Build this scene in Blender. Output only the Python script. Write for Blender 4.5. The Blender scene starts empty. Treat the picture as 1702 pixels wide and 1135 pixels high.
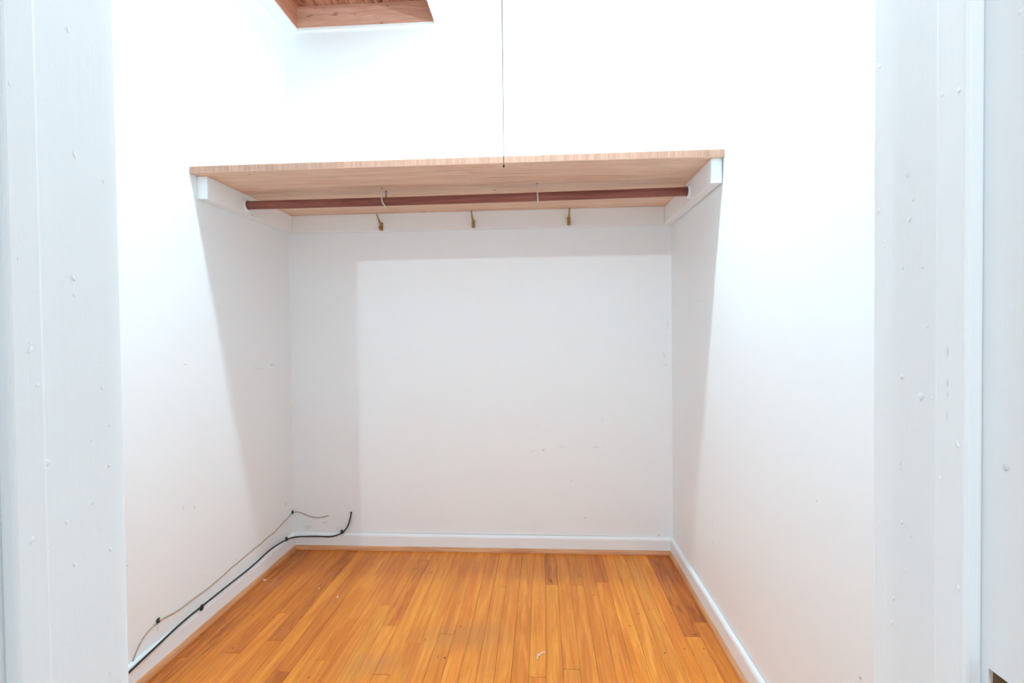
import bpy, bmesh, math, random
from mathutils import Vector, Matrix
random.seed(7)
C = bpy.context.scene.collection
R = math.radians

# ------------------------------------------------------------------ camera
FPX, CAMZ = 816.2, 1.0428
CAM = Vector((0, 0, CAMZ))
FWD = Vector((-0.06110105, 0.99797385, -0.01774431))
RGT = Vector((0.9980861, 0.06091889, -0.01063141))
UPV = Vector((0.0095289, 0.01835994, 0.99978603))
cd = bpy.data.cameras.new('camera'); cam = bpy.data.objects.new('camera', cd); C.objects.link(cam)
cd.sensor_width = 36; cd.lens = 36 * FPX / 1702; cd.clip_start = .01
m = Matrix.Identity(4)
for i in range(3):
    m[i][0], m[i][1], m[i][2], m[i][3] = RGT[i], UPV[i], -FWD[i], CAM[i]
cam.matrix_world = m
bpy.context.scene.camera = cam
def on(u, v, ax, val):                     # photo pixel -> point on an axis plane of the closet
    r = FWD + RGT * ((u - 851) / FPX) - UPV * ((v - 567.5) / FPX)
    return CAM + r * ((val - CAM[ax]) / r[ax])

# ------------------------------------------------------------------ world, light, exposure
w = bpy.data.worlds.new('world'); bpy.context.scene.world = w; w.use_nodes = True
bg = w.node_tree.nodes['Background']; bg.inputs[0].default_value = (.86, .95, 1, 1); bg.inputs[1].default_value = .18
vs = bpy.context.scene.view_settings
vs.view_transform = 'Standard'; vs.look = 'None'; vs.gamma = 1; vs.use_curve_mapping = False
vs.exposure = 2.22
bpy.context.scene.cycles.diffuse_bounces = 12
bpy.context.scene.cycles.use_light_tree = False
bpy.context.scene.cycles.max_bounces = 14
bpy.context.scene.cycles.glossy_bounces = 3
BULB = 500.0
pl = bpy.data.lights.new('room_lamp', 'POINT'); pl.energy = 13.5; pl.shadow_soft_size = .012; pl.color = (.82, .93, 1)
po = bpy.data.objects.new('room_lamp', pl); C.objects.link(po); po.location = (.0, -.9, 2.437)

# ------------------------------------------------------------------ dimensions (metres)
XL, XR, D, H = -1.2267, .6033, 2.3268, 2.5044
YF, YR = .3957, .262                       # closet face and room face of the front wall
JL, JR, HEAD = -.356, .254, 2.09           # door opening
BT, BH, SH = .0133, .0767, .018            # baseboard thickness and height, shoe height
ZS, TS, YS = 1.6134, .0236, 1.657          # shelf underside, thickness, front edge
TC, HC = .040, .0812                       # cleat

# ------------------------------------------------------------------ mesh helpers
def obj(name, bm, mat, parent=None, smooth=False):
    me = bpy.data.meshes.new(name); bm.normal_update(); bm.to_mesh(me); bm.free()
    if smooth:
        for p in me.polygons: p.use_smooth = True
    if mat: me.materials.append(mat)
    o = bpy.data.objects.new(name, me); C.objects.link(o)
    if parent: o.parent = parent
    return o
def box(bm, a, b, bev=0, seg=1):
    g = bmesh.ops.create_cube(bm, size=1)
    a, b = Vector(a), Vector(b); c = (a + b) / 2; s = b - a
    for v in g['verts']: v.co = Vector((v.co.x * s.x, v.co.y * s.y, v.co.z * s.z)) + c
    if bev:
        es = list({e for v in g['verts'] for e in v.link_edges})
        bmesh.ops.bevel(bm, geom=es, offset=bev, segments=seg, affect='EDGES', profile=.5)
    return bm
def B(a, b, bev=0, seg=1): return box(bmesh.new(), a, b, bev, seg)
def prism(bm, prof, axis, a, b):
    """prof: list of 2D points in the other two axes (ordered), extruded along axis from a to b"""
    def P(q, t):
        return {0: (t, q[0], q[1]), 1: (q[0], t, q[1]), 2: (q[0], q[1], t)}[axis]
    v0 = [bm.verts.new(P(q, a)) for q in prof]; v1 = [bm.verts.new(P(q, b)) for q in prof]
    n = len(prof)
    bm.faces.new(v0); bm.faces.new(v1[::-1])
    for i in range(n): bm.faces.new((v0[i], v1[i], v1[(i + 1) % n], v0[(i + 1) % n]))
    bmesh.ops.recalc_face_normals(bm, faces=bm.faces)
    return bm
def catmull(pts, n=8):
    pts = [Vector(p) for p in pts]; out = []
    for i in range(len(pts) - 1):
        p0 = pts[max(i - 1, 0)]; p1 = pts[i]; p2 = pts[i + 1]; p3 = pts[min(i + 2, len(pts) - 1)]
        for k in range(n):
            t = k / n
            out.append(.5 * ((2 * p1) + (p2 - p0) * t + (2 * p0 - 5 * p1 + 4 * p2 - p3) * t * t + (3 * p1 - p0 - 3 * p2 + p3) * t ** 3))
    out.append(pts[-1]); return out
def tube(bm, pts, r, seg=10):
    """r: number or list of radii, capped ends"""
    n = len(pts); rs = r if isinstance(r, (list, tuple)) else [r] * n
    t = (pts[1] - pts[0]).normalized()
    u = t.orthogonal().normalized(); rings = []
    for i in range(n):
        tt = (pts[min(i + 1, n - 1)] - pts[max(i - 1, 0)]).normalized()
        u = (u - tt * u.dot(tt)).normalized(); vv = tt.cross(u)
        rings.append([bm.verts.new(pts[i] + (u * math.cos(a) + vv * math.sin(a)) * rs[i]) for a in [2 * math.pi * k / seg for k in range(seg)]])
    for i in range(n - 1):
        for k in range(seg):
            bm.faces.new((rings[i][k], rings[i][(k + 1) % seg], rings[i + 1][(k + 1) % seg], rings[i + 1][k]))
    bm.faces.new(rings[0][::-1]); bm.faces.new(rings[-1])
    return bm
def T(pts, r, seg=10): return tube(bmesh.new(), [Vector(p) for p in pts], r, seg)
def lathe(bm, prof, org, axis=2, seg=24):
    """prof: (radius, height) pairs; closed at the ends where radius is 0"""
    org = Vector(org); rings = []
    for r, h in prof:
        ring = []
        for k in range(seg):
            a = 2 * math.pi * k / seg; c, s = r * math.cos(a), r * math.sin(a)
            q = {2: (c, s, h), 0: (h, c, s), 1: (s, h, c)}[axis]
            ring.append(bm.verts.new(org + Vector(q)))
        rings.append(ring)
    for i in range(len(rings) - 1):
        for k in range(seg):
            bm.faces.new((rings[i][k], rings[i][(k + 1) % seg], rings[i + 1][(k + 1) % seg], rings[i + 1][k]))
    bmesh.ops.remove_doubles(bm, verts=bm.verts, dist=1e-6)
    bmesh.ops.recalc_face_normals(bm, faces=bm.faces)
    return bm
def tag(o, label, cat=None, group=None, kind=None):
    o['label'] = label
    if cat: o['category'] = cat
    if group: o['group'] = group
    if kind: o['kind'] = kind
    return o
def empty(name, loc):
    o = bpy.data.objects.new(name, None); C.objects.link(o); o.location = loc; o.empty_display_size = .02
    return o
def part(name, bm, mat, root, smooth=False, label=None):
    """mesh given in world coordinates, parented to an Empty or mesh that is only translated"""
    o = obj(name, bm, mat, None, smooth)
    off = root.location.copy()
    if root.parent: off += root.parent.location
    o.data.transform(Matrix.Translation(-off)); o.parent = root
    if label: o['label'] = label
    return o

# ------------------------------------------------------------------ materials
def newmat(name):
    mt = bpy.data.materials.new(name); mt.use_nodes = True
    nt = mt.node_tree; return mt, nt, nt.nodes['Principled BSDF']
def N(nt, typ, **kw):
    n = nt.nodes.new(typ)
    for k, v in kw.items(): setattr(n, k, v)
    return n
def rgb(r, g, b):                          # sRGB 0-255 to linear
    f = lambda c: c / 12.92 if c <= .04045 else ((c + .055) / 1.055) ** 2.4
    return (f(r / 255), f(g / 255), f(b / 255), 1)
def mixc(nt, fac, a, b, mode='MIX'):
    n = N(nt, 'ShaderNodeMix', data_type='RGBA', blend_type=mode)
    for s, v in ((n.inputs[0], fac), (n.inputs[6], a), (n.inputs[7], b)):
        if hasattr(v, 'is_linked') or hasattr(v, 'links'): nt.links.new(v, s)
        else: s.default_value = v
    return n.outputs[2]
def noise(nt, vec, scale, detail=3, rough=.55, dist=0):
    n = N(nt, 'ShaderNodeTexNoise'); nt.links.new(vec, n.inputs['Vector'])
    n.inputs['Scale'].default_value = scale; n.inputs['Detail'].default_value = detail
    n.inputs['Roughness'].default_value = rough; n.inputs['Distortion'].default_value = dist
    return n.outputs['Fac']
def vscale(nt, vec, s, add=None):
    n = N(nt, 'ShaderNodeVectorMath', operation='MULTIPLY'); nt.links.new(vec, n.inputs[0]); n.inputs[1].default_value = s
    if add is None: return n.outputs[0]
    a = N(nt, 'ShaderNodeVectorMath', operation='ADD'); nt.links.new(n.outputs[0], a.inputs[0]); nt.links.new(add, a.inputs[1])
    return a.outputs[0]
def mrange(nt, v, a, b, c=0., d=1., smooth=True):
    n = N(nt, 'ShaderNodeMapRange'); n.interpolation_type = 'SMOOTHSTEP' if smooth else 'LINEAR'
    nt.links.new(v, n.inputs['Value'])
    for k, q in (('From Min', a), ('From Max', b), ('To Min', c), ('To Max', d)): n.inputs[k].default_value = q
    return n.outputs['Result']
def bump(nt, bs, h, strength, dist=.002):
    n = N(nt, 'ShaderNodeBump'); n.inputs['Strength'].default_value = strength; n.inputs['Distance'].default_value = dist
    nt.links.new(h, n.inputs['Height'])
    prev = bs.inputs['Normal'].links
    if prev: nt.links.new(prev[0].from_socket, n.inputs['Normal'])
    nt.links.new(n.outputs[0], bs.inputs['Normal'])
def position(nt): return N(nt, 'ShaderNodeNewGeometry').outputs['Position']
def marks(nt, pos, col, lst):
    """wear with a shape of its own: lst of (centre, half sizes, rotation about axis (x,y,z), colour, strength, softness)"""
    for c, s, rot, cc, st, soft in lst:
        mp = N(nt, 'ShaderNodeMapping', vector_type='TEXTURE'); nt.links.new(pos, mp.inputs['Vector'])
        mp.inputs['Location'].default_value = c; mp.inputs['Rotation'].default_value = rot; mp.inputs['Scale'].default_value = s
        ln = N(nt, 'ShaderNodeVectorMath', operation='LENGTH'); nt.links.new(mp.outputs[0], ln.inputs[0])
        f = mrange(nt, ln.outputs['Value'], soft, 1., st, 0.)
        col = mixc(nt, f, col, cc)
    return col
def paint(name, base, rough=.5, lst=(), lumps=0., streak=0.):
    mt, nt, bs = newmat(name); pos = position(nt)
    bs.inputs['Roughness'].default_value = rough; bs.inputs['Specular IOR Level'].default_value = .35
    bs.inputs['Base Color'].default_value = base
    if lst:
        rg = N(nt, 'ShaderNodeRGB'); rg.outputs[0].default_value = base
        nt.links.new(marks(nt, pos, rg.outputs[0], lst), bs.inputs['Base Color'])
    bump(nt, bs, noise(nt, pos, 120, 2, .6), .10, .0015)
    if streak:
        bump(nt, bs, noise(nt, vscale(nt, pos, (260, 260, 5)), 1, 2), streak, .001)
    if lumps:
        vo = N(nt, 'ShaderNodeTexVoronoi'); nt.links.new(pos, vo.inputs['Vector']); vo.inputs['Scale'].default_value = 38
        wn = noise(nt, pos, 9, 1)
        rad = mrange(nt, wn, .52, .75, 0.0, .13)
        sb = N(nt, 'ShaderNodeMath', operation='SUBTRACT'); nt.links.new(rad, sb.inputs[0]); nt.links.new(vo.outputs['Distance'], sb.inputs[1])
        bump(nt, bs, mrange(nt, sb.outputs[0], 0, .06), lumps, .0015)
    return mt
def wood(name, dark, light, axis, rough=.6, fine=1., bands=1., lst=(), streaks=None, spec=.3, percol=False, offs=True):
    """grain runs along axis"""
    mt, nt, bs = newmat(name); pos = position(nt)
    bs.inputs['Roughness'].default_value = rough; bs.inputs['Specular IOR Level'].default_value = spec
    p = pos
    if offs:
        oi = N(nt, 'ShaderNodeObjectInfo'); mu = N(nt, 'ShaderNodeMath', operation='MULTIPLY'); mu.inputs[1].default_value = 37.
        nt.links.new(oi.outputs['Random'], mu.inputs[0])
        cb = N(nt, 'ShaderNodeCombineXYZ')
        for k in range(3): nt.links.new(mu.outputs[0], cb.inputs[k])
        ad = N(nt, 'ShaderNodeVectorMath', operation='ADD'); nt.links.new(pos, ad.inputs[0]); nt.links.new(cb.outputs[0], ad.inputs[1]); p = ad.outputs[0]
    def S(across, along):
        s = [across] * 3; s[axis] = along; return vscale(nt, p, s)
    g1 = noise(nt, S(26 * bands, 1.6), 1, 4, .6, 1.4)        # broad figure
    g2 = noise(nt, S(150 * fine, 5), 1, 4, .65, .6)          # growth lines
    g3 = noise(nt, S(620 * fine, 14), 1, 2, .6)              # pores
    a = mrange(nt, g1, .34, .66); col = mixc(nt, a, dark, light)
    b = mrange(nt, g2, .38, .60, .36, 0.); col = mixc(nt, b, col, tuple(x * .72 for x in dark[:3]) + (1,))
    c = mrange(nt, g3, .34, .46, .22, 0.); col = mixc(nt, c, col, tuple(x * .55 for x in dark[:3]) + (1,))
    if streaks:
        sc, lo, hi, st, cc = streaks
        q = mrange(nt, noise(nt, S(*sc), 1, 3, .6, .8), lo, hi, 0., st); col = mixc(nt, q, col, cc)
    if percol: col = mixc(nt, 1., col, oi.outputs['Color'], 'MULTIPLY')
    col = marks(nt, pos, col, lst)
    nt.links.new(col, bs.inputs['Base Color'])
    bump(nt, bs, g2, .08, .0008)
    return mt
def plain(name, base, rough=.5, metal=0., spec=.4, tex=.12, scale=220):
    mt, nt, bs = newmat(name); pos = position(nt)
    n1 = noise(nt, pos, scale, 3)
    lo = tuple(max(0, x * (1 - tex)) for x in base[:3]) + (1,); hi = tuple(min(1, x * (1 + tex)) for x in base[:3]) + (1,)
    nt.links.new(mixc(nt, n1, lo, hi), bs.inputs['Base Color'])
    bs.inputs['Roughness'].default_value = rough; bs.inputs['Metallic'].default_value = metal; bs.inputs['Specular IOR Level'].default_value = spec
    return mt

WHITE = (.877, .93, .957, 1)
GR = (.30, .30, .29, 1); LG = (.55, .55, .53, 1)
def mk(c, s, ang, axis, cc=GR, st=.6, soft=.35):
    rot = [0, 0, 0]; rot[axis] = ang
    return (tuple(c), s, tuple(rot), cc, st, soft)
def mx(u, v, L, Wd, ang=0, cc=GR, st=.6, x=XL):     # mark on a side wall (y along, z up)
    return mk(on(u, v, 0, x), (.02, L, Wd), ang, 0, cc, st)
def my(u, v, L, Wd, ang=0, cc=GR, st=.6):           # mark on the back wall (x along, z up)
    return mk(on(u, v, 1, D), (L, .02, Wd), -ang, 1, cc, st)
M = {}
M['wall_back'] = paint('painted_wall_back', WHITE, lst=[
    my(903, 748, .011, .0025, .5, st=.8), my(886, 750, .018, .002, .15, LG, .5), my(933, 743, .030, .0016, 0, LG, .5),
    my(990, 743, .028, .0018, .05, GR, .55), my(1004, 740, .002, .008, 0, LG, .5), my(950, 799, .003, .008, .3, LG, .6),
    my(973, 861, .0028, .006, 0, GR, .85), my(1001, 697, .002, .008, .2, LG, .5), my(895, 707, .008, .003, .4, LG, .5),
    my(1109, 540, .003, .03, 0, LG, .4), my(1106, 606, .0022, .004, 0, GR, .7), my(1104, 590, .004, .02, .2, LG, .35),
    my(560, 878, .0028, .0028, 0, GR, .9), my(545, 857, .004, .004, 0, (.05, .05, .04, 1), .9), my(540, 868, .02, .006, .3, LG, .35),
    my(532, 860, .05, .004, 0, (.6, .55, .48, 1), .35), my(512, 876, .03, .012, .2, LG, .28), my(583.5, 852, .008, .008, 0, (.05, .05, .05, 1), .9),
    my(1095, 890, .012, .005, 0, LG, .5), mk((-.26, D, BH + .0006), (1.1, .02, .0018), 0, 1, (.22, .23, .22, 1), .75, .3)])
M['wall_left'] = paint('painted_wall_left', WHITE, lst=[
    mx(452, 606, .020, .003, -.12, GR, .6), mx(430, 612, .05, .002, -.12, LG, .3), mx(308, 606, .016, .002, 0, LG, .6),
    mx(323, 843, .0035, .012, 0, GR, .45), mx(305, 843, .003, .014, -.3, LG, .4), mx(475, 838, .008, .015, 0, LG, .5),
    mx(393, 930, .003, .005, 0, GR, .6), mx(335, 957, .003, .004, 0, LG, .6), mx(478, 887, .004, .004, 0, GR, .8),
    mx(262, 1045, .006, .014, 0, LG, .4), mx(488, 845, .03, .004, 0, (.6, .55, .48, 1), .3), mx(212, 940, .003, .003, 0, GR, .6)])
M['wall_right'] = paint('painted_wall_right', WHITE, lst=[
    mx(1185, 902, .004, .005, 0, GR, .6, XR), mx(1137, 745, .0028, .003, 0, GR, .6, XR), mx(1165, 500, .02, .002, .15, LG, .45, XR),
    mx(1253, 621, .004, .003, 0, LG, .5, XR), mx(1430, 1127, .006, .004, 0, GR, .6, XR), mx(1390, 30, .004, .02, .2, LG, .35, XR),
    mx(1358, 833, .003, .004, 0, LG, .6, XR), mx(1184, 870, .004, .03, 0, LG, .25, XR), mk((XR, 1.3, BH + .0006), (.02, 1.2, .0014), 0, 0, (.25, .25, .24, 1), .6, .3)])
M['ceiling'] = paint('painted_ceiling', WHITE)
M['trim'] = paint('painted_trim', (.877, .93, .957, 1), .38, lumps=.0, streak=.08)
M['jamb'] = paint('painted_jamb', (.85, .88, .895, 1), .42, lumps=.5, streak=.09, lst=[
    (on(1606, 585, 0, JR), (.02, .0018, .006), (0, 0, 0), GR, .45, .2), (on(1606, 637, 0, JR), (.02, .0014, .004), (0, 0, 0), GR, .6, .2),
    (on(1606, 655, 0, JR), (.02, .0014, .003), (0, 0, 0), LG, .6, .2), (on(1605, 690, 0, JR), (.02, .0012, .006), (0, 0, 0), LG, .5, .2),
    (on(1672, 778, 0, JR), (.02, .003, .003), (0, 0, 0), LG, .6, .2)])
OR = rgb(216, 124, 42); OL = rgb(238, 156, 60)
dots = [(1047,1040,2.4),(1062,1020,2),(1105,1085,2.4),(1138,1078,2.2),(1170,1078,2.2),(1078,1013,1.8),(1116,1019,1.8),(987,989,2.2),(766,1041,2.4),(739,1093,3),
        (757,1050,2),(707,1063,2),(387,1077,2.2),(367,1047,2.2),(334,1055,2.2),(420,1022,2.2),(763,1001,2.2),(513,1126,2.2),(507,915,3),(514,930,2.2),(455,1026,2),(559,1002,2)]
DK = (.035, .014, .005, 1)
fl = [mk(on(u, v, 2, 0), (r * .0015, r * .0024, .02), 0, 2, DK, .9, .4) for u, v, r in dots]
fl += [mk((.0263, 2.05, 0), (.010, .028, .02), .25, 2, (.10, .03, .008, 1), .85, .1),      # knots and figure
       mk((-.4925, 2.1024, 0), (.006, .012, .02), -.3, 2, (.14, .05, .015, 1), .8, .1), mk((-.530, 2.12, 0), (.004, .10, .02), -.06, 2, (.20, .07, .02, 1), .6, .1),
       mk((-.545, 1.98, 0), (.0035, .12, .02), .05, 2, (.20, .07, .02, 1), .5, .1),
       mk((.505, 1.86, 0), (.007, .05, .02), .1, 2, (.16, .045, .012, 1), .7, .1), mk((.498, 2.10, 0), (.005, .06, .02), -.08, 2, (.14, .04, .01, 1), .6, .1),
       mk((.565, 1.80, 0), (.012, .03, .02), 0, 2, (.16, .045, .012, 1), .5, .1), mk((.517, 1.705, 0), (.02, .008, .02), .3, 2, (.14, .04, .01, 1), .6, .1),
       mk((-.655, 2.09, 0), (.010, .012, .02), .6, 2, (.22, .07, .02, 1), .5, .1), mk((-.345, 1.55, 0), (.004, .014, .02), 0, 2, DK, .6, .1),
       mk((.15, 2.10, 0), (.005, .03, .02), 0, 2, (.18, .06, .015, 1), .6, .1),
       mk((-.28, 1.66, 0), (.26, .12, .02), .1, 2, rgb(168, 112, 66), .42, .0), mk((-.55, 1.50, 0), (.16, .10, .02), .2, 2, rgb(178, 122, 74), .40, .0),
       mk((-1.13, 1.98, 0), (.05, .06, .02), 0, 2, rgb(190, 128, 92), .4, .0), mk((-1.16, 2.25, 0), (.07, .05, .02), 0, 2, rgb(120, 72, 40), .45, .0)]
M['floor'] = wood('oak_floor', OR, OL, 1, rough=.36, lst=fl, spec=.4, percol=True)
M['floor_figured'] = wood('figured_oak_floor', OR, OL, 1, rough=.36, lst=fl, spec=.4, percol=True, bands=.8, streaks=((70, 7), .50, .66, .58, rgb(158, 72, 28)))
M['subfloor'] = wood('subfloor_wood', rgb(120, 62, 28), rgb(150, 84, 38), 1, rough=.6)
M['shoe'] = wood('oak_shoe', rgb(206, 138, 88), rgb(228, 172, 124), 1, rough=.5, offs=False, streaks=((60, 6), .6, .7, .5, rgb(170, 150, 135)))
M['shoe_back'] = wood('oak_shoe_back', rgb(208, 140, 94), rgb(230, 176, 132), 0, rough=.5, offs=False, streaks=((60, 6), .58, .7, .5, rgb(186, 160, 145)))
M['shelf'] = wood('fir_shelf', rgb(232, 198, 172), rgb(244, 218, 196), 0, rough=.62, fine=.7, bands=.7, offs=False,
    streaks=((150, 3), .60, .70, .55, rgb(140, 94, 76)), lst=[mk(on(822, 316, 2, ZS), (.010, .006, .02), .1, 2, (.02, .012, .01, 1), .9, .3),
    mk(on(705, 352, 2, ZS), (.012, .006, .02), .1, 2, (.05, .02, .015, 1), .7, .3), mk(on(415, 290, 2, ZS), (.004, .010, .02), .3, 2, (.12, .06, .04, 1), .6, .3),
    mk(on(600, 310, 2, ZS), (.18, .012, .02), 0, 2, rgb(150, 98, 78), .45, .0), mk(on(1000, 292, 2, ZS), (.25, .010, .02), .05, 2, rgb(150, 98, 78), .4, .0)])
M['shelf_edge'] = wood('sawn_shelf_edge_dimmed', rgb(196, 154, 132), rgb(212, 172, 150), 2, rough=.75, fine=1.6, bands=3, offs=False)  # saw marks across the edge; colour darkened to offset the bulb's direct light
M['hatch'] = wood('hatch_board_wood', rgb(206, 156, 132), rgb(224, 180, 158), 0, rough=.7, fine=.7, bands=.6,
    streaks=((30, 12), .64, .70, .6, rgb(110, 60, 44)), lst=[((-.80, 2.322, 2.5), (.5, .02, .012), (0, 0, 0), (.80, .80, .79, 1), .9, .55)])
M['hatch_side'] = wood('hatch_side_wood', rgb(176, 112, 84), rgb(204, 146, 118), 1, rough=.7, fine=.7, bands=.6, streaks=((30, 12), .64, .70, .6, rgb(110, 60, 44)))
M['cover'] = wood('rough_sawn_cover', rgb(160, 104, 80), rgb(196, 140, 112), 1, rough=.8, fine=.5, streaks=((40, 7), .54, .66, .85, rgb(70, 34, 28)))
M['rod'] = wood('dark_rod_wood', rgb(126, 74, 64), rgb(156, 100, 88), 0, rough=.55, fine=1.4, offs=False)
M['steel'] = plain('galvanised_steel', (.62, .62, .60, 1), .35, .7)
M['dull_steel'] = plain('dull_steel', (.25, .24, .23, 1), .5, .6)
M['brass'] = plain('aged_brass', (.42, .28, .12, 1), .28, .9, tex=.75, scale=130)
M['chain'] = plain('dark_bead_chain', (.018, .02, .02, 1), .7, 0, .05)
M['black'] = plain('black_cable_sheath', (.022, .026, .028, 1), .42)
M['blackplastic'] = plain('black_clip_plastic', (.03, .027, .024, 1), .5)
M['tan'] = plain('tan_wire_sheath', (.42, .33, .23, 1), .55)
M['chip'] = plain('white_paint_flake', (.85, .83, .80, 1), .6, tex=.04)
M['porcelain'] = plain('white_porcelain', (.82, .82, .80, 1), .2, tex=.02)
M['bare'] = wood('bare_mortise_wood', rgb(70, 46, 28), rgb(128, 96, 66), 2, rough=.8, fine=.6)
mt, nt, bs = newmat('lit_bulb_glass'); M['bulb'] = mt
em = N(nt, 'ShaderNodeEmission'); em.inputs[0].default_value = (.715, .895, 1, 1); em.inputs[1].default_value = BULB
nt.links.new(em.outputs[0], nt.nodes['Material Output'].inputs['Surface'])

# ------------------------------------------------------------------ room shell
TH = .12
def struct(name, bm, mat, label, cat):
    return tag(obj(name, bm, mat), label, cat, kind='structure')
struct('wall_back', B((XL - TH, D, -.06), (XR + TH, D + TH, H)), M['wall_back'], 'white painted back wall of the closet behind the shelf', 'wall')
struct('wall_left', B((XL - TH, YR, -.06), (XL, D, H)), M['wall_left'], 'white painted side wall carrying the two cables', 'wall')
struct('wall_right', B((XR, YR, -.06), (XR + TH, D, H)), M['wall_right'], 'white painted bare side wall opposite the cables', 'wall')
bm = bmesh.new(); JT = .019
box(bm, (XL, YR, -.06), (JL - JT, YF, H)); box(bm, (JR + JT, YR, -.06), (XR, YF, H)); box(bm, (JL - JT, YR, HEAD + JT), (JR + JT, YF, H))
box(bm, (XL - 1.2, YR, -.06), (XL - TH, YF, H)); box(bm, (XR + TH, YR, -.06), (XR + 1.2, YF, H))
struct('wall_front', bm, M['ceiling'], 'white painted front wall with the closet doorway', 'wall')
HX0, HX1, HY0, HY1 = -1.160, -.4904, 1.66, 2.319
bm = bmesh.new(); CT = .012
box(bm, (XL - TH, YR, H), (HX0, D + TH, H + CT)); box(bm, (HX1, YR, H), (XR + TH, D + TH, H + CT))
box(bm, (HX0, YR, H), (HX1, HY0, H + CT)); box(bm, (HX0, HY1, H), (HX1, D + TH, H + CT))
struct('ceiling', bm, M['ceiling'], 'white painted closet ceiling with a square hatch opening', 'ceiling')

# floor: oak strips laid from the door to the back wall, each a child
floor = struct('floor', B((XL, -1.6, -.06), (XR, D, -.0195)), M['subfloor'], 'varnished orange oak strip floor', 'floor')
E0, PW = .5304, .05278
joints = {29: [1.770], 26: [2.225, 1.459], 22: [1.839, 2.2135], 33: [1.508], 30: [1.535], 28: [1.608], 24: [1.741, 1.516], 19: [1.616], 20: [1.460],
          21: [2.216], 14: [1.993], 17: [1.668], 11: [1.4705], 9: [1.509], 10: [2.017], 8: [2.019], 6: [2.051], 0: [1.776], 1: [1.691]}
tones = {(0, 0): (.72, .58, .50), (1, 0): (.76, .61, .50), (0, 1): (.95, .88, .80), (1, 1): (1.12, 1.12, 1.0), (2, 0): (1.10, 1.10, 1.0), (3, 0): (1.0, 1.0, .95),
         (4, 0): (1.06, 1.06, 1.0), (5, 0): (1.12, 1.14, 1.02), (6, 0): (.82, .68, .66), (6, 1): (1.0, .90, .85), (7, 0): (1., .98, .95), (8, 0): (.86, .80, .78),
         (9, 0): (.96, .90, .86), (10, 0): (.84, .76, .72), (26, 0): (.86, .74, .62), (26, 1): (.88, .76, .62), (26, 2): (.72, .60, .50), (27, 0): (1.02, .98, .82),
         (28, 0): (.80, .66, .56), (28, 1): (1.0, .94, .8), (25, 0): (1.04, 1.0, .88), (29, 0): (.92, .80, .62), (30, 0): (.90, .78, .60), (31, 0): (.92, .80, .62),
         (32, 0): (.80, .66, .54), (33, 0): (.74, .62, .52), (33, 1): (.82, .72, .62), (21, 1): (.94, .86, .76), (22, 1): (.94, .86, .76)}
figured = {(0, 0), (1, 0), (28, 0), (33, 0), (33, 1), (26, 2), (32, 0), (10, 0), (21, 1)}
y_back, y_front = D - BT - .002, -.3
for c in range(0, 35):
    x0, x1 = E0 - PW * c, E0 - PW * (c - 1)
    x0 = max(x0, XL + .006); x1 = min(x1, XR - .006)
    if x1 - x0 < .004: continue
    ys = sorted(joints.get(c, []), reverse=True)
    lo = min(ys) if ys else random.uniform(1.0, 1.40) + .1
    if not ys: ys = [lo - .1] if lo - .1 < 1.38 else [1.36]; lo = ys[-1]
    while lo > .2:
        lo -= random.uniform(.5, 1.1); ys.append(lo)
    ys = [y_back] + [y for y in ys if y > y_front] + [y_front]
    for k in range(len(ys) - 1):
        g = .00015 + random.random() * .0003
        ge = .0003 if random.random() < .6 else .0010
        dz = random.uniform(-.0002, .0002)
        bm = bmesh.new()
        box(bm, (x0 + g, ys[k + 1] + ge, -.0185), (x1 - g, ys[k] - ge, dz), .0004)
        o = part('floor_plank', bm, M['floor_figured' if (c, k) in figured else 'floor'], floor)
        t = tones.get((c, k)); v = random.uniform(.93, 1.05)
        t = t or (v, v * random.uniform(.95, 1.0), v * random.uniform(.88, 1.0))
        if c >= 23 and (c, k) not in tones: t = (t[0] * 1.0, t[1] * .95, t[2] * .84)
        o.color = (*t, 1)

# baseboards and shoe mouldings
def base_prof(s):   # distance from the wall, height; s = sign into the room
    return [(0, SH * .2), (0, BH), (s * .004, BH - .0002), (s * .007, BH - .0014), (s * .0098, BH - .0036), (s * .0120, BH - .0072), (s * BT, BH - .0125), (s * BT, SH * .2)]
def base(name, axis, wall, s, a, b, label):
    prof = [(wall + q[0] + s * .0006, q[1]) for q in base_prof(s)]
    return struct(name, prism(bmesh.new(), prof, axis, a, b), M['trim'], label, 'baseboard')
base('baseboard_back', 0, D, -1, XL + BT, XR - BT, 'white painted baseboard along the back wall')
base('baseboard_left', 1, XL, 1, YF, D - .0005, 'white painted baseboard running below the black cable')
base('baseboard_right', 1, XR, -1, YF, D - .0005, 'white painted baseboard along the bare side wall')
def shoe(name, axis, wall, s, a, b, mat, label, wd=.0125, hh=SH):
    pr = [(0, 0)] + [(wd * math.sin(t), hh * math.cos(t)) for t in [R(q) for q in (0, 25, 45, 65, 80)]] + [(wd, 0)]
    prof = [(wall + s * (BT + .0008 + q[0]), .0004 + q[1]) for q in pr]
    return struct(name, prism(bmesh.new(), prof, axis, a, b), mat, label, 'moulding')
shoe('trim_1', 0, D, -1, XL + BT + .0008, XR - BT - .0008, M['shoe_back'], 'orange wood shoe moulding along the back baseboard')
shoe('trim_2', 1, XL, 1, YF, D - BT - .014, M['shoe'], 'worn wood shoe moulding below the cables', .012)
shoe('trim_3', 1, XR, -1, YF, D - BT - .014, M['shoe'], 'wood shoe moulding along the bare side wall', .011)

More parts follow.
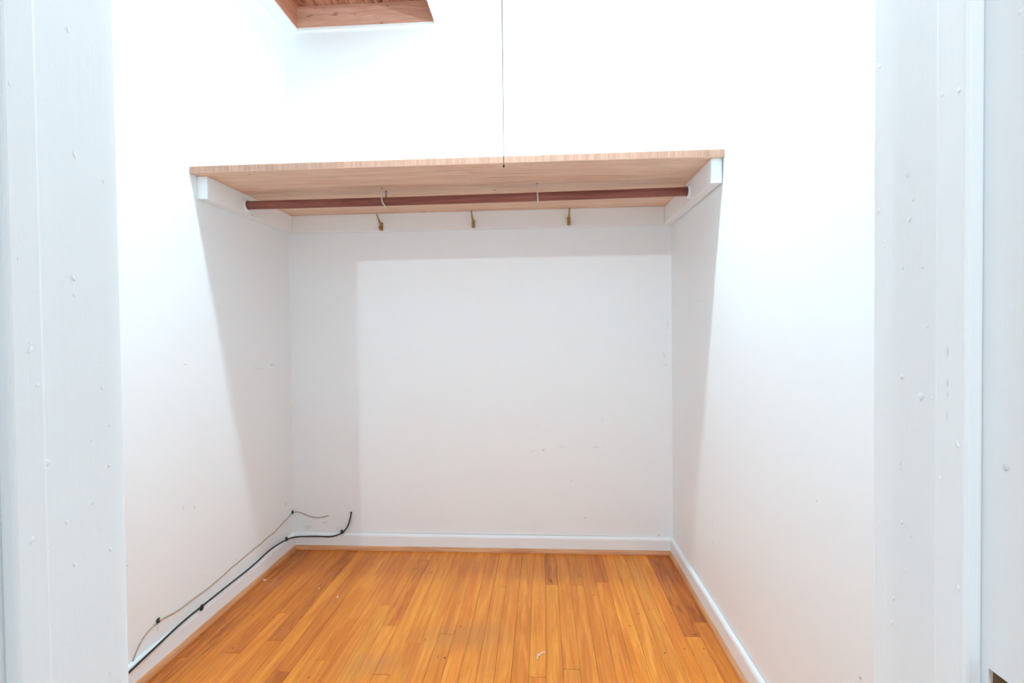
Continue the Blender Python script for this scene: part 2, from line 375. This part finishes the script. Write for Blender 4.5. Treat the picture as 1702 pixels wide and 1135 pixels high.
# ------------------------------------------------------------------ doorway
door = empty('door_1', (JL, YF, 0)); tag(door, 'white painted closet door frame with chipped thick paint', 'door frame', kind='structure')
SY0, SY1, SP = .298, .3215, .0106          # door stop depth range and projection
jl = part('jamb', B((JL - JT, YR, 0), (JL, YF, HEAD), .0022, 3), M['jamb'], door)
bm = bmesh.new()
MZ0, MZ1, MY1 = .788, .8475, .2946         # strike mortise
prof = [(JR + JT, YF), (JR + .004, YF), (JR + .0012, YF - .0012), (JR, YF - .004), (JR, YR + .001), (JR + .001, YR), (JR + JT, YR)]
prism(bm, prof, 2, 0, MZ0); prism(bm, prof, 2, MZ1, HEAD)
pm = [(JR + JT, YF), (JR + .004, YF), (JR + .0012, YF - .0012), (JR, YF - .004), (JR, MY1), (JR + JT, MY1)]
prism(bm, pm, 2, MZ0, MZ1)
jr = part('jamb', bm, M['jamb'], door)
part('strike_mortise', B((JR + .0025, YR + .0005, MZ0), (JR + JT, MY1, MZ1)), M['bare'], jr, label='bare brown wood recess of a removed strike plate')
part('head_jamb', B((JL - JT, YR, HEAD), (JR + JT, YF, HEAD + JT)), M['jamb'], door)
part('door_stop', B((JL, SY0, 0), (JL + SP, SY1, HEAD), .0028, 3), M['jamb'], door)
part('door_stop', B((JR - SP, SY0, 0), (JR, SY1, HEAD), .0028, 3), M['jamb'], door)
part('door_stop', B((JL + SP, SY0, HEAD - SP), (JR - SP, SY1, HEAD), .0028, 3), M['jamb'], door)
dl = empty('door_2', (JL, YR, .01)); tag(dl, 'white painted closet door standing open on the cable side', 'door', kind='structure')
leaf = part('door_leaf', B((JL + .002, YR - .605, .012), (JL + .034, YR - .006, HEAD - .004), .002, 2), M['jamb'], dl)
for hz in (.25, 1.05, 1.85):
    part('hinge', T([(JL + .001, YR - .005, hz - .045), (JL + .001, YR - .005, hz + .045)], .005, 10), M['jamb'], dl)
part('door_knob', lathe(bmesh.new(), [(0, .0), (.028, .0), (.028, .006), (.012, .010), (.010, .030), (.024, .040), (.028, .052), (.022, .064), (0, .068)], (JL + .034, YR - .54, .82), 0, 20), M['brass'], leaf, True)
dl.rotation_euler.z = R(15)
def drips(jamb, lst, seed):                # thick old paint: small lumps standing on the jamb and stop
    rnd = random.Random(seed); bm = bmesh.new()
    for u, v, x, s_, k in lst:
        p = on(u, v, 0, x); g = bmesh.ops.create_uvsphere(bm, u_segments=8, v_segments=6, radius=1)
        a = rnd.uniform(-.5, .5); ry, rz = .0009 * k, .0016 * k * rnd.uniform(.8, 1.3)
        for q in g['verts']:
            y_, z_ = q.co.y * ry, q.co.z * rz
            q.co = Vector((p.x + q.co.x * .00042 * k, p.y + y_ * math.cos(a) - z_ * math.sin(a), p.z + y_ * math.sin(a) + z_ * math.cos(a)))
    o = part('paint_lumps', bm, M['jamb'], jamb, True); o['kind'] = 'stuff'
A, S_ = JR, JR - SP
drips(jr, [(u, v, A if u < 1548 or u > 1640 else S_, -1, k) for u, v, k in ((1462, 110, 1.2), (1462, 145, .8), (1461, 225, .7), (1507, 290, 1.5), (1517, 332, 1.1), (1512, 365, 1.2),
    (1460, 350, 1.2), (1594, 150, 1.2), (1566, 157, .8), (1500, 445, .9), (1533, 444, 1), (1497, 770, 1), (1496, 778, .8), (1485, 995, 1.2), (1505, 948, 1), (1483, 1035, 1), (1593, 977, 1),
    (1514, 890, .8), (1499, 868, 1.4), (1592, 740, 1), (1590, 735, .8), (1672, 778, 1.2), (1563, 795, 1), (1470, 1075, .7), (1462, 872, .8), (1530, 665, .7), (1548, 662, .7), (1470, 410, .9))], 3)
A2, S2 = JL, JL + SP
drips(jl, [(u, v, A2 if u > 70 else S2, 1, k) for u, v, k in ((113, 50, 1.2), (124, 258, 1.4), (172, 302, 1), (50, 582, 1.5), (49, 570, .7), (122, 462, 1.8), (124, 490, 1.2), (170, 644, 1.2), (183, 706, 1.2),
    (153, 732, 1), (111, 868, 1.4), (184, 913, 1.3), (124, 938, 1.3), (53, 898, 1.3), (62, 640, 1), (80, 917, 1), (155, 836, .9), (30, 430, .8), (183, 1118, 1), (196, 1130, 1), (16, 140, 1))], 5)
CW = .065
for nm, a, b, lb in (('trim_4', (JL - .005 - CW, YR - .016, 0), (JL - .005, YR, HEAD + .005 + CW), 'white door casing beside the jamb on the cable side'),
                     ('trim_5', (JR + .005, YR - .016, 0), (JR + .005 + CW, YR, HEAD + .005 + CW), 'white door casing beside the mortised jamb'),
                     ('trim_6', (JL - .005, YR - .016, HEAD + .005), (JR + .005, YR, HEAD + .005 + CW), 'white door casing over the doorway')):
    struct(nm, B(a, b, .004, 2), M['jamb'], lb, 'casing')

# ------------------------------------------------------------------ attic hatch
hz0, hz1, ht = H + CT, H + .1135, .02
hatch = empty('attic_hatch', ((HX0 + HX1) / 2, (HY0 + HY1) / 2, hz0)); tag(hatch, 'unpainted wooden attic hatch box set into the white ceiling', 'hatch')
part('frame_board', B((HX0, HY1 - .0005, hz0), (HX1, HY1 + ht, hz1), .0008), M['hatch'], hatch)
part('frame_board', B((HX0, HY0 - ht, hz0), (HX1, HY0, hz1), .0008), M['hatch'], hatch)
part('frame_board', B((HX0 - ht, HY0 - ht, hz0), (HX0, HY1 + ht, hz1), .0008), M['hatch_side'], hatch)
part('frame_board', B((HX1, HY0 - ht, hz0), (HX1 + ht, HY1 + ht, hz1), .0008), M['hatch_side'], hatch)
n = 6; pw = (HX1 - HX0 + 2 * ht) / n
for i in range(n):
    part('cover_board', B((HX0 - ht + i * pw + .0008, HY0 - ht, hz1), (HX0 - ht + (i + 1) * pw - .0008, HY1 + ht, hz1 + .019), .0015), M['cover'], hatch)

# ------------------------------------------------------------------ shelf, cleats, rod
shelf = obj('closet_shelf', B((XL + .001, YS, ZS), (XR - .001, D - .0008, ZS + TS), .0012), M['shelf'])
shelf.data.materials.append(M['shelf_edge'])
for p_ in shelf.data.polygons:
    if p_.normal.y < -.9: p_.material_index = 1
tag(shelf, 'unpainted pinkish wood closet shelf spanning wall to wall', 'shelf')
YCL, YCR = 1.6926, 1.6743
cl = empty('shelf_cleat', (XL, YCL, ZS - HC)); tag(cl, 'white shelf cleat on the side wall with cables', 'cleat')
part('board', B((XL + .0004, YCL, ZS - HC), (XL + TC, D - .0006, ZS - .0004), .0022, 2), M['trim'], cl)
q = on(419, 357.7, 0, XL + TC)
part('nail_head', lathe(bmesh.new(), [(0, -.001), (.0022, -.001), (.0022, .0008), (0, .0012)], q, 0, 10), M['dull_steel'], cl)
cr = empty('shelf_cleat', (XR, YCR, ZS - HC)); tag(cr, 'white shelf cleat with a chamfered end on the bare side wall', 'cleat')
prof = [(XR - .0035, YCR), (XR - TC + .002, YCR), (XR - TC, YCR + .006), (XR - TC, D - .0006), (XR - .0004, D - .0006)]
bm = prism(bmesh.new(), prof, 2, ZS - HC, ZS - .0004)
bmesh.ops.bevel(bm, geom=bm.edges[:], offset=.0018, segments=2, affect='EDGES')
part('board', bm, M['trim'], cr)
cb = tag(obj('shelf_cleat', B((XL + TC + .0003, D - TC, ZS - HC), (XR - TC - .0003, D - .0006, ZS - .0004), .0022, 2), M['trim']), 'long white shelf cleat on the back wall behind the brass hooks', 'cleat')
RA, RB = Vector((XL + TC + .0035, 1.922, 1.568)), Vector((XR - TC - .0035, 1.9095, 1.5716))
RR = .0165
def rodp(t): return RA.lerp(RB, t) + Vector((0, 0, -.003 * math.sin(math.pi * t)))
rp = [RA] + [rodp(t / 24) for t in range(0, 25)] + [RB]
rp = [rodp(t / 24) for t in range(25)]
tag(obj('closet_rod', T([rp[0] + Vector((-.0004, 0, 0))] + rp + [rp[-1] + Vector((.0004, 0, 0))], [RR - .001] + [RR] * 25 + [RR - .001], 24), M['rod'], smooth=True),
    'dark reddish brown round wooden closet rod under the shelf', 'rod')
def socket(p, s, label):
    e = empty('rod_socket', p); tag(e, label, 'rod socket', 'painted rod sockets')
    pr = [(RR + .0012, .0005), (RR + .010, .0005), (RR + .010, .004), (RR + .0075, .0075), (RR + .004, .0095), (RR + .0012, .0095), (RR + .0012, .0005)]
    bm = bmesh.new(); lathe(bm, [(a, s * b) for a, b in pr], p, 0, 28)
    part('ring', bm, M['trim'], e, True)
    part('back_plate', lathe(bmesh.new(), [(0, s * .0004), (RR + .0011, s * .0004), (RR + .0011, s * .0026), (0, s * .0026)], p, 0, 24), M['trim'], e)
    for a in (40, 160, 280):
        c = Vector(p) + Vector((s * .006, (RR + .0085) * math.cos(R(a)), (RR + .0085) * math.sin(R(a))))
        part('screw', lathe(bmesh.new(), [(0, -.0015), (.0022, -.0015), (.0018, .0012), (0, .0016)], c, 0, 8), M['trim'], e)
    return e
socket(Vector((XL + TC, RA.y, RA.z)), 1, 'white painted socket ring holding the rod on the cable-side cleat')
sr = socket(Vector((XR - TC, RB.y, RB.z)), -1, 'white painted socket ring holding the rod on the chamfered cleat')
part('nail', T([(XR - TC - .002, RB.y - .004, RB.z + RR + .0022), (XR - TC - .022, RB.y - .006, RB.z + RR + .0022)], .0011, 8), M['dull_steel'], sr)
def nail(label, pts, head, mat='steel', r=.0027):
    e = empty('rod_nail', head); tag(e, label, 'nail', 'nails driven into the shelf to hold the rod')
    part('shank', T(catmull(pts, 6), r, 10), M[mat], e, True)
    part('head', lathe(bmesh.new(), [(0, 0), (.0048, 0), (.0048, -.0014), (.0026, -.0022), (0, -.0022)], head, 2, 14), M['dull_steel'], e)
yr = 1.9165
h = Vector((-.6191, yr - RR - .0045, ZS - .0002))
nail('pale bent nail hooked under the rod beside a second nail', [h, h + Vector((0, 0, -.03)), h + Vector((-.0005, -.001, -.045)), h + Vector((.004, .001, -.060)), h + Vector((.014, .008, -.0725)), h + Vector((.020, .014, -.0775))], h)
h = Vector((-.6159, yr + RR + .0045, ZS - .0002))
nail('short dull nail standing behind the rod beside a bent nail', [h, h + Vector((0, 0, -.02)), h + Vector((.001, 0, -.04)), h + Vector((.002, 0, -.05))], h, 'dull_steel')
yr = 1.912
h = Vector((-.0125, yr - RR - .0045, ZS - .0002))
nail('lone pale bent nail hooked straight under the rod', [h, h + Vector((0, 0, -.03)), h + Vector((.001, -.0005, -.050)), h + Vector((.0015, .003, -.064)), h + Vector((.001, .012, -.0715)), h + Vector((.001, .022, -.073))], h)

# ------------------------------------------------------------------ brass coat hooks
def coat_hook(x, zt, label, lobe):
    """zt: z of the plate top (where the upper arm leaves); the arm comes forward and up, a short one curls below"""
    y = D - TC; e = empty('coat_hook', (x, y, zt - .036)); tag(e, label, 'coat hook', 'brass hooks on the back cleat')
    part('plate', B((x - .0075, y - .0042, zt - .036), (x + .0075, y - .0002, zt + .003), .0022, 3), M['brass'], e)
    a = part('upper_arm', tube(bmesh.new(), catmull([(x, y - .003, zt - .010), (x, y - .012, zt - .008), (x, y - .032, zt + .004), (x, y - .050, zt + .015), (x, y - .062, zt + .024)], 5),
                       [.0055] * 5 + [.0052] * 5 + [.0042] * 5 + [.0034] * 5 + [.0032], 10), M['brass'], e, True)
    part('tip', lathe(bmesh.new(), [(0, -.004), (.003, -.003), (.0046, 0), (.003, .003), (0, .004)], (x, y - .0635, zt + .0255), 2, 12), M['brass'], a, True)
    l = part('lower_arm', tube(bmesh.new(), catmull([(x, y - .003, zt - .026), (x + lobe * .3, y - .014, zt - .032), (x + lobe, y - .024, zt - .029), (x + lobe, y - .028, zt - .021)], 5),
                       [.005] * 5 + [.0045] * 5 + [.004] * 5 + [.004], 10), M['brass'], e, True)
    part('tip', lathe(bmesh.new(), [(0, -.004), (.003, -.003), (.0045, 0), (.003, .003), (0, .004)], (x + lobe, y - .028, zt - .0205), 2, 12), M['brass'], l, True)
    for dz in (-.0025, -.019):
        part('screw', lathe(bmesh.new(), [(0, -.0062), (.0028, -.0055), (.0032, -.0038), (0, -.0038)], (x, y, zt + dz), 1, 10), M['brass'], e)
coat_hook(-.7515, 1.5660, 'brass coat hook beneath the pair of rod nails', -.002)
coat_hook(-.3145, 1.5690, 'brass coat hook between the other two hooks', 0)
coat_hook(.1283, 1.5710, 'brass coat hook nearest the bare side wall', .001)

# ------------------------------------------------------------------ cables and clips
xc = XL + BT + .0042
left = [on(u, v, 0, xc) for u, v in ((150, 1180), (185, 1146), (219, 1113), (256, 1078), (301, 1036), (335, 1008), (370, 980), (420, 940), (450, 913), (476, 897))]
yc = D - BT - .0042
back = [Vector((xc + .007, yc - .003, .0600))] + [on(u, v, 1, yc) for u, v in ((508, 891.5), (525, 891.3), (545, 891.8), (556, 890.5), (569, 884.8))] + \
       [on(577, 876, 1, D - .012), on(582, 862, 1, D - .0075), on(583.5, 853, 1, D - .004), on(583.5, 852, 1, D + .008)]
cbl = tag(obj('black_cable', T(catmull(left + back, 8), .0033, 12), M['black'], smooth=True), 'thick black coaxial cable running along the baseboard into the wall', 'cable')
xt = XL + .0022
tl = [on(u, v, 0, xt) for u, v in ((205, 1145), (214, 1120), (220, 1103), (226, 1085), (240, 1058), (262, 1034), (290, 1018), (305, 1008), (320, 996), (345, 978), (370, 957), (382, 946), (395, 935), (420, 914), (432, 905), (445, 893), (457, 884), (462, 878), (480, 859), (486, 852.5))]
tb = [Vector((XL + .012, D - .004, tl[-1].z + .001))] + [on(u, v, 1, D - .0022) for u, v in ((500, 852), (512, 857), (525, 860), (535, 859.5), (544, 857.2))] + [on(545, 857, 1, D + .006)]
tag(obj('telephone_wire', T(catmull(tl + tb, 6), .0019, 8), M['tan'], smooth=True), 'thin tan wire tacked to the wall above the black cable', 'wire')
def clip(c, n, tdir, up, r, label):
    """c: cable centre, n: into the room, tdir: along the cable, up: side where the nail sits"""
    c, n, t, up = Vector(c), Vector(n), Vector(tdir).normalized(), Vector(up)
    e = empty('cable_clip', c); tag(e, label, 'cable clip', 'black cable clips')
    bm = bmesh.new(); prof = []
    for k in range(9):
        a = R(-20 + 220 * k / 8); prof.append((n * math.sin(a) + up * math.cos(a)))
    hw = .0055
    inn = [[bm.verts.new(c + p_ * (r + .0004) + t * s) for p_ in prof] for s in (-hw, hw)]
    out = [[bm.verts.new(c + p_ * (r + .0026) + t * s) for p_ in prof] for s in (-hw, hw)]
    for i in range(8):
        bm.faces.new((inn[0][i], inn[0][i + 1], inn[1][i + 1], inn[1][i])); bm.faces.new((out[0][i], out[1][i], out[1][i + 1], out[0][i + 1]))
        for s in (0, 1): bm.faces.new((inn[s][i], out[s][i], out[s][i + 1], inn[s][i + 1]))
    for i in (0, 8): bm.faces.new((inn[0][i], inn[1][i], out[1][i], out[0][i]))
    bmesh.ops.recalc_face_normals(bm, faces=bm.faces)
    part('saddle', bm, M['blackplastic'], e)
    bc = c + up * (r + .0055); bm = bmesh.new(); box(bm, (-hw, -.0042, -r), (hw, .0042, r + .001), .0008)
    mat = Matrix((t, up, n)).transposed().to_4x4(); mat.translation = bc; bm.transform(mat)
    part('nail_block', bm, M['blackplastic'], e)
    bm = bmesh.new(); lathe(bm, [(0, r), (.0028, r), (.0028, r + .0024), (.0018, r + .003), (0, r + .003)], (0, 0, 0), 2, 12); bm.transform(mat)
    part('nail_head', bm, M['dull_steel'], e)
def tangent(p, q): return (Vector(q) - Vector(p)).normalized()
nx = Vector((1, 0, 0)); ny = Vector((0, -1, 0)); uz = Vector((0, 0, 1))
clip(left[5], nx, tangent(left[4], left[6]), -uz, .0033, 'black clip nailed below the thick cable halfway along the baseboard')
clip(left[9], nx, tangent(left[8], left[9]), uz, .0033, 'black clip nailed above the thick cable near the wall corner')
clip(back[5], ny, tangent(back[4], back[6]), Vector((-.35, 0, .937)), .0033, 'black clip on the thick cable where it bends up the back wall')
clip(tl[5], nx, tangent(tl[4], tl[6]), Vector((0, .2, .98)), .0018, 'round black clip holding the tan wire nearer the doorway')
clip(tl[-1], nx, tangent(tl[-2], tl[-1]), uz, .0018, 'black clip holding the tan wire at the wall corner')

# ------------------------------------------------------------------ ceiling bulb with pull chain
bx, by = -.106, 1.470
e = empty('ceiling_lamp', (bx, by, H)); tag(e, 'ceiling bulb with a long beaded pull chain hanging before the shelf', 'lamp')
part('lamp_holder', lathe(bmesh.new(), [(0, -.0005), (.058, -.0005), (.060, -.010), (.052, -.022), (.030, -.034), (.026, -.062), (.022, -.064), (0, -.064)], (bx, by, H), 2, 32), M['porcelain'], e, True)
bb = part('bulb', lathe(bmesh.new(), [(0, -.0645), (.013, -.0645), (.0135, -.080), (.020, -.104), (.028, -.122), (.0295, -.132), (0, -.132)], (bx, by, H), 2, 20), M['porcelain'], e, True)
part('lit_dome', lathe(bmesh.new(), [(0, -.1325), (.0293, -.1325), (.0285, -.136), (.024, -.1405), (.016, -.1432), (.008, -.1446), (0, -.145)], (bx, by, H), 2, 14), M['bulb'], bb, True)
bm = bmesh.new(); cx, cy = -.106, 1.430
z, zend = H - .045, on(838, 278, 1, cy).z
top = Vector((cx, cy, z))
def bead(p, r):
    g = bmesh.ops.create_uvsphere(bm, u_segments=6, v_segments=4, radius=r)
    for v in g['verts']: v.co += p
while z > zend + .006:
    bead(Vector((cx, cy, z)), .0017); z -= .0042
tube(bm, [Vector((cx, cy, H - .045)), Vector((cx, cy, zend + .004))], .0004, 5)
tube(bm, [Vector((bx, by - .018, H - .045)), Vector((cx, cy - .001, H - .045))], .0022, 8)
ch = part('pull_chain', bm, M['chain'], e, label='beaded dark pull chain')
part('chain_end', lathe(bmesh.new(), [(0, .007), (.0013, .007), (.0022, .004), (.0026, 0), (0, -.0006)], (cx, cy, zend), 2, 10), M['chain'], e, True)

# ------------------------------------------------------------------ small leftovers
p = on(1276, 105, 0, XR)
pts = [Vector((p.x - .0022, p.y + .0062 * math.cos(R(a)), p.z + .0072 * math.sin(R(a)))) for a in range(-10, 215, 15)]
pts = [Vector((p.x + .004, pts[0].y, pts[0].z)), ] + pts
tag(obj('cup_hook', T(pts, .0013, 8), M['trim'], smooth=True), 'tiny white painted open ring hook high on the bare wall', 'hook')
def flake(p, L, Wd, a, label, seed):
    rnd = random.Random(seed); bm = bmesh.new(); n = 7
    lo, hi = [], []
    for k in range(n):
        t = 2 * math.pi * k / n; r = rnd.uniform(.65, 1.)
        x, y = L * r * math.cos(t), Wd * r * math.sin(t)
        X, Y = x * math.cos(a) - y * math.sin(a), x * math.sin(a) + y * math.cos(a)
        lo.append(bm.verts.new((X, Y, 0))); hi.append(bm.verts.new((X * .9, Y * .9, rnd.uniform(.0008, .002))))
    bm.faces.new(lo[::-1]); bm.faces.new(hi)
    for k in range(n): bm.faces.new((lo[k], lo[(k + 1) % n], hi[(k + 1) % n], hi[k]))
    o = obj('paint_flake', bm, M['chip']); o.location = (p.x, p.y, .0003)
    tag(o, label, 'paint flake', 'white flakes on the floor')
flake(on(440, 964, 2, 0), .011, .005, .1, 'largest white paint flake on the floor beside the cable-side baseboard', 1)
flake(on(530, 978, 2, 0), .004, .003, .5, 'tiny white paint speck on the dark reddish floor strip', 2)
flake(on(561, 992, 2, 0), .0035, .009, .1, 'small narrow white paint flake on a reddish floor strip', 3)
flake(on(871, 925.5, 2, 0), .003, .003, .1, 'tiny white speck against the back shoe moulding', 4)
flake(on(857, 951, 2, 0), .0026, .0026, .1, 'tiny white speck lying on the floor just off the back wall', 5)
p = on(897, 1089, 2, 0)
bm = tube(bmesh.new(), catmull([p + Vector(q) for q in ((-.010, -.020, .0016), (-.006, -.008, .0024), (.0, .004, .002), (.010, .011, .0024), (.019, .014, .0016))], 6), .0013, 6)
tube(bm, catmull([p + Vector(q) for q in ((-.010, .002, .0016), (-.003, -.001, .0028), (.004, -.006, .002))], 6), .0011, 6)
tag(obj('lint_thread', bm, M['chip'], smooth=True), 'white scrap of thread lying in the middle of the floor', 'thread')
